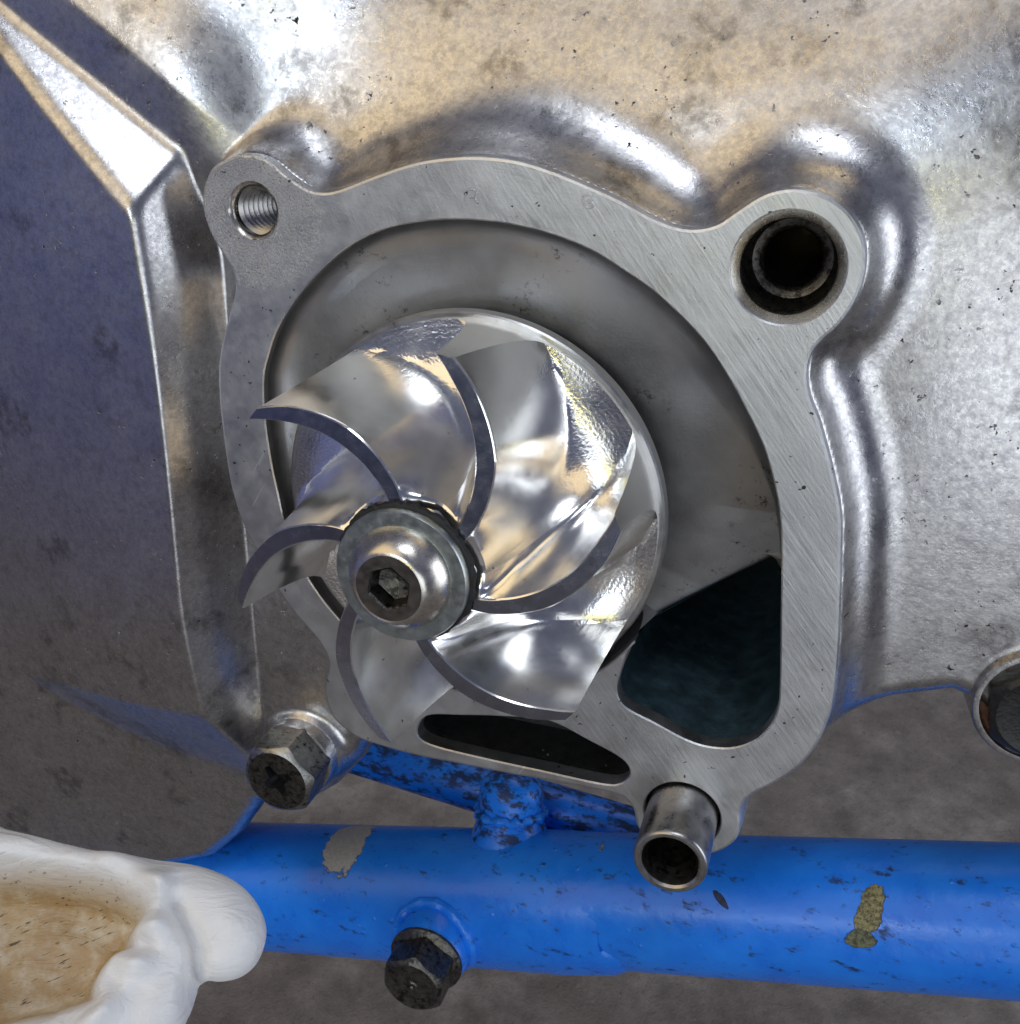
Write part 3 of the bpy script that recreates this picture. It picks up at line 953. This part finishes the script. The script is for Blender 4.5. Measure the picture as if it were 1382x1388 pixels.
# ------------------------------------------------------------------ hex bolts
def hex_bolt(name, label, c, zb, af, h, rot, cross, mat_side, mat_top, flange_r=None, group=None):
    t_ = thing(name, label, 'bolt', (c[0], c[1], zb), group)
    n = 72; ri = af / 2
    rh = []
    for i in range(n):
        a = 2 * math.pi * i / n + R(rot)
        m_ = ((a - R(rot)) % (math.pi / 3)) - math.pi / 6
        rh.append(min(ri / math.cos(m_), ri * 1.125))
    rc = ri * 0.93
    z0 = zb
    if flange_r:
        mesh('bolt_flange', *lathe([(flange_r, zb), (flange_r, zb + 0.5), (flange_r - 0.3, zb + 0.75), (ri * 0.9, zb + 1.5)], 64, c), mat_side, t_, sharp=45)
        z0 = zb + 0.5
    def ring(fn_r, fn_z):
        return np.array([(c[0] + fn_r(i) * math.cos(2 * math.pi * i / n + R(rot)), c[1] + fn_r(i) * math.sin(2 * math.pi * i / n + R(rot))) for i in range(n)]), \
               np.array([fn_z(i) for i in range(n)])
    zt = zb + h
    l0 = ring(lambda i: rh[i], lambda i: z0)
    l1 = ring(lambda i: rh[i], lambda i: zt - 0.12 - (rh[i] - rc) * 0.75)
    l2 = ring(lambda i: rc + (rh[i] - rc) * 0.35, lambda i: zt - 0.05 - (rh[i] - rc) * 0.25)
    l3 = ring(lambda i: rc * 0.97, lambda i: zt)
    hd = mesh('bolt_head', *wall([l0, l1, l2, l3], flip=True), mat_side, t_, sharp=28)
    top = l3[0]
    if cross:
        w, L = 0.85, 3.0
        cr = [(L, -w * .7), (L, w * .7), (w * 1.2, w * 1.2), (w * .7, L), (-w * .7, L), (-w * 1.2, w * 1.2), (-L, w * .7), (-L, -w * .7),
              (-w * 1.2, -w * 1.2), (-w * .7, -L), (w * .7, -L), (w * 1.2, -w * 1.2)]
        ca, sa = math.cos(R(rot + 20)), math.sin(R(rot + 20))
        cl = ccw(np.array([(c[0] + x * ca - y * sa, c[1] + x * sa + y * ca) for x, y in cr]))
        mesh('bolt_crown', *fill([top, cl], zt), mat_top, hd)
        ci = np.asarray(c[:2])
        mesh('cross_recess', *join(wall([(cl, zt), (ci + (cl - ci) * 0.82, zt - 0.9), (ci + (cl - ci) * 0.45, zt - 2.0)], flip=True),
                                   fill([ci + (cl - ci) * 0.45], zt - 2.0)), M['black'], hd, sharp=20)
    else:
        ci = np.asarray(c[:2])
        in1 = ci + (top - ci) * 0.9
        in2 = ci + (top - ci) * 0.22; in3 = ci + (top - ci) * 0.17; in4 = ci + (top - ci) * 0.10
        v, f = wall([(top, zt), (in1, zt - 0.12), (in2, zt - 0.18), (in3, zt - 0.02), (in4, zt - 0.05), (ci + (top - ci) * 0.02, zt - 0.35)], flip=True)
        mesh('bolt_crown', v, f, mat_top, hd, sharp=30)
    return t_


hex_bolt('casing_bolt', 'oily cross-slotted hex bolt in a rusty seat beside the pump flange', BL[:2], -7.7, 12.0, 8.4, 12, True, M['boltgrey'], M['oily'])
hex_bolt('casing_bolt', 'wet dark bolt in the round boss on the right casing edge', BRt[:2], -9.7, 12.5, 4.0, 40, False, M['black'], M['black'])

# ------------------------------------------------------------------ blue frame
def tube(path, radii, n=40):
    path = [np.asarray(p, float) for p in path]
    v, f = [], []
    for i, p in enumerate(path):
        t_ = path[min(i + 1, len(path) - 1)] - path[max(i - 1, 0)]
        t_ /= np.linalg.norm(t_)
        a = np.cross(t_, [0, 0, 1.0]); a /= np.linalg.norm(a); b = np.cross(a, t_)
        for k in range(n):
            q = 2 * math.pi * k / n
            v.append(tuple(p + radii[i] * (a * math.cos(q) + b * math.sin(q))))
    for i in range(len(path) - 1):
        for k in range(n):
            m_ = (k + 1) % n
            f.append((i * n + k, i * n + m_, (i + 1) * n + m_, (i + 1) * n + k))
    return v, f


ZT = -26.0
A = P(-500, 1152, ZT); B = P(1600, 1258, ZT); A = A + (B - A) * 0.27; B = B + (B - A) * 0.3
TR = 12.0
fb = P(700, 1210, ZT)


def on_tube(px, py):
    """front of the tube seen at that spot"""
    zf = ZT + TR
    for _ in range(8):
        p = P(px, py, zf)
        d = (B - A) / np.linalg.norm(B - A)
        w = p - A; w = w - w.dot(d) * d
        off = math.hypot(w[0], w[1])
        zf = ZT + math.sqrt(max(TR ** 2 - off ** 2, 1.0))
    return P(px, py, zf) - fb


chips = []
for (px, py, rx, ry, rz, col) in ((456, 1144, 4.8, 4.6, 0, (0.42, 0.44, 0.44)), (466, 1112, 8.2, 3.6, 0, (0.30, 0.31, 0.30)),
                                  (1178, 1240, 1.8, 3.2, 22, (0.30, 0.27, 0.12)), (1166, 1274, 2.3, 1.4, -15, (0.16, 0.17, 0.09)),
                                  (812, 1148, 0.9, 0.6, 0, (0.40, 0.44, 0.42)), (1302, 1176, 1.2, 0.6, 0, (0.30, 0.30, 0.28)),
                                  (976, 1225, 1.6, 0.5, 25, (0.015, 0.03, 0.10))):
    p = on_tube(px, py)
    chips.append((p[0], p[1], p[2], rx, ry, R(rz), col))
M['blue'] = mat_blue(chips)
M['blue2'] = mat_blue([])
M['blue_shaded'] = mat_blue([], 0.47)  # extra dark blotches put the shadow behind the flange into the paint
fr_ = thing('frame_tube', 'chipped blue painted frame tube running below the pump', 'frame', tuple(fb))
N_ = 40
mesh('tube', *tube([A + (B - A) * i / N_ for i in range(N_ + 1)], [TR] * (N_ + 1), 56), M['blue'], fr_)
# sleeve welded round the left half
s0 = 0.02; s1 = (P(834, 1220, ZT)[0] - A[0]) / (B[0] - A[0])
pp = [A + (B - A) * (s0 + (s1 - s0) * i / 20) for i in range(21)]
d_ = (B - A) / np.linalg.norm(B - A)
rr2 = [TR + 0.9] * 21; rr2[-1] = TR + 0.35
low = np.array([0, -0.9, 0])
mesh('tube_sleeve', *tube([p + low for p in pp] + [pp[-1] + low + d_ * 0.5, pp[-1] + d_ * 0.7], rr2 + [TR, TR - 1], 56), M['blue'], fr_)
# boss carrying the lower bolt
FB = P(578, 1299, -9.5)
v, f = lathe([(9.6, ZT + 6), (8.4, -18.5), (7.5, -16.5), (7.2, -14), (7.1, -10.5), (6.8, -9.8), (2, -9.7)], 56, FB[:2], cap=True)
mesh('bolt_lug', v, f, M['blue2'], fr_, sharp=45)
# weld bead round the boss
wb = []
rw = random.Random(8)
V, Fc = [], []
nb_, ns_ = 90, 10
for i in range(nb_):
    a = 2 * math.pi * i / nb_
    rb = 7.5 + 0.15 * math.sin(a * 3); rt = 1.2 + 0.10 * math.sin(i * 0.9) + 0.08 * math.sin(i * 0.37) + rw.uniform(-0.06, 0.06)
    bx, by = FB[0] + rb * math.cos(a), FB[1] + rb * math.sin(a)
    ay_ = A[1] + (B[1] - A[1]) * (bx - A[0]) / (B[0] - A[0]) - 0.9
    cz = ZT + math.sqrt(max((TR + 0.9) ** 2 - (by - ay_) ** 2, 9.0)) - 0.2
    for k in range(ns_):
        q = 2 * math.pi * k / ns_
        r_ = rb + rt * math.cos(q)
        V.append((FB[0] + r_ * math.cos(a), FB[1] + r_ * math.sin(a), cz + rt * math.sin(q)))
for i in range(nb_):
    for k in range(ns_):
        Fc.append((i * ns_ + k, ((i + 1) % nb_) * ns_ + k, ((i + 1) % nb_) * ns_ + (k + 1) % ns_, i * ns_ + (k + 1) % ns_))
mesh('weld_bead', V, Fc, M['blue2'], fr_)
hex_bolt('frame_bolt', 'oily black hex bolt on the blue frame lug', FB[:2], -9.6, 11.0, 7.0, 25, False, M['oily'], M['oily'], flange_r=7.0)

# cross brace behind the pump and its welded knuckle
ZC = -44
c0, c1 = P(300, 960, ZC), P(900, 1143, ZC)
br = thing('frame_brace', 'blue brace and rounded knuckle, colour darkened for shade, behind the pump flange', 'frame', tuple(P(690, 1085, ZC)))
mesh('brace', *tube([c0 + (c1 - c0) * i / 8 for i in range(9)], [5.2] * 9, 32), M['blue_shaded'], br)
k0, k1 = P(694, 1036, -36), P(690, 1165, -30)
kp = [k0 + (k1 - k0) * t_ for t_ in np.linspace(0, 1, 14)]
mesh('knuckle', *tube(kp, [0.3, 3.6, 5.4, 6.1, 6.3, 6.2, 6.1, 6.3, 6.8, 7.4, 8.0, 8.2, 6.0, 0.3], 40), M['blue_shaded'], br)
wr_ = random.Random(12)
kc = k0 + (k1 - k0) * 0.50; kd = (k1 - k0) / np.linalg.norm(k1 - k0)
ka = np.cross(kd, [0, 0, 1.0]); ka /= np.linalg.norm(ka); kb = np.cross(ka, kd)
ring_ = [kc + (6.3 + wr_.uniform(-0.15, 0.25)) * (ka * math.cos(q) + kb * math.sin(q)) + kd * wr_.uniform(-0.4, 0.4) for q in np.linspace(0, 2 * math.pi, 41)]
V, Fc = tube(ring_, [0.9 + 0.25 * math.sin(i * 2.1) for i in range(41)], 10)
mesh('weld_bead', V, Fc, M['blue_shaded'], br)

# ------------------------------------------------------------------ white tray
# lies under the casing, tilted towards the viewer: its own frame (mm), x/y in its plane, h out of it
def ray_w(px, py):
    return (CAM.to_3x3() @ Vector((px - CX, -(py - CY), -F))).normalized()


T0 = CAM.translation + ray_w(150, 1260) * 0.152
tn = (-(ray_w(150, 1260)) + Vector((-0.1, 0.05, 0.55))).normalized()
tx = (Vector((1, 0, 0)) - tn * tn.x).normalized(); ty = tn.cross(tx)
TM = Matrix.Translation(T0) @ Matrix((tx, ty, tn)).transposed().to_4x4()


def PT(px, py):
    r = ray_w(px, py); c0 = CAM.translation
    t = (T0 - c0).dot(tn) / r.dot(tn)
    q = TM.inverted() @ (c0 + r * t)
    return np.array([q.x, q.y]) * 1000


wpx = [(-120, 1082), (0, 1110), (130, 1144), (225, 1154), (290, 1168), (326, 1188), (350, 1216), (360, 1250), (350, 1288), (326, 1312), (295, 1320), (266, 1316),
       (260, 1330), (252, 1360), (240, 1395), (215, 1450), (100, 1500), (-120, 1500)]
WP = spline([PT(x, y) for x, y in wpx], 5)
hpx = [(-120, 1160), (-20, 1156), (60, 1160), (120, 1170), (168, 1188), (198, 1214), (202, 1236), (186, 1262), (182, 1284), (154, 1300), (136, 1328), (130, 1356), (86, 1374), (40, 1388), (-120, 1396)]
HP = spline([PT(x, y) for x, y in hpx], 5)
g2 = 0.22
gx = np.arange(WP[:, 0].min() - 1, WP[:, 0].max() + 1, g2); gy = np.arange(WP[:, 1].min() - 1, WP[:, 1].max() + 1, g2)
X, Y = np.meshgrid(gx, gy)
so = sdf(WP, X, Y); sh = sdf(HP, X, Y)
RW = 5.0
tt = np.clip((so + RW) / RW, 0, 0.999)
zz = -RW * (1 - np.sqrt(1 - tt ** 2))
# crease between the rim and the finger-shaped end
cr0, cr1 = PT(262, 1318), PT(236, 1185)
e = cr1 - cr0; L_ = np.linalg.norm(e); e = e / L_
wx, wy = X - cr0[0], Y - cr0[1]
al = wx * e[0] + wy * e[1]; ac = -wx * e[1] + wy * e[0] + 0.8 * np.sin(al * 0.5)
fade = np.clip(1 - al / L_, 0, 1) * np.clip((al + 6) / 6, 0, 1)
zz -= 4.0 * np.exp(-(ac / 1.2) ** 2) * fade ** 0.6
# lumps along the rim
rim_m = np.exp(-((sh - 2.0) / 1.9) ** 2)
hc = HP.mean(0)
phi = np.arctan2(Y - hc[1], X - hc[0]) + 0.02 * sh
lump = 0.85 * np.sin(phi * 11 + 0.9 * np.sin(phi * 3)) + 0.35 * np.sin(X * 0.8 - Y * 0.6)
right_m = 1 / (1 + np.exp(-(X - PT(110, 1250)[0]) / 3))
zz += rim_m * (0.9 + (1.5 * lump + 1.3) * right_m)
dep = np.clip((-sh + 0.4) / 4.5, 0, 1)
zz -= 11.0 * (dep * dep * (3 - 2 * dep))
zz += 0.25 * np.sin(X * 0.5 + 2 * np.sin(Y * 0.3)) * np.sin(Y * 0.45)
stain = np.clip((-sh + 0.6) / 3.5, 0, 1)
XS, YS, ok = snap_sheet(X, Y, so)
idx = np.arange(X.size).reshape(X.shape)
qa = idx[:-1, :-1][ok]; qb = idx[:-1, 1:][ok]; qc = idx[1:, 1:][ok]; qd = idx[1:, :-1][ok]
used = np.unique(np.concatenate([qa, qb, qc, qd]))
remap = -np.ones(X.size, int); remap[used] = np.arange(len(used))
V = np.c_[XS.ravel()[used], YS.ravel()[used], zz.ravel()[used]]
tray = thing('plastic_tray', 'lumpy white plastic tray with a brown stained hollow below the casing', 'tray')
tray.matrix_world = TM
to = mesh('tray_shell', V, np.c_[remap[qa], remap[qb], remap[qc], remap[qd]].tolist(), M['plastic'], tray, sharp=None)
at = to.data.attributes.new('stain', 'FLOAT', 'POINT')
at.data.foreach_set('value', stain.ravel()[used].astype(np.float32))

for o in bpy.data.objects:
    if '_b' in o: del o['_b']
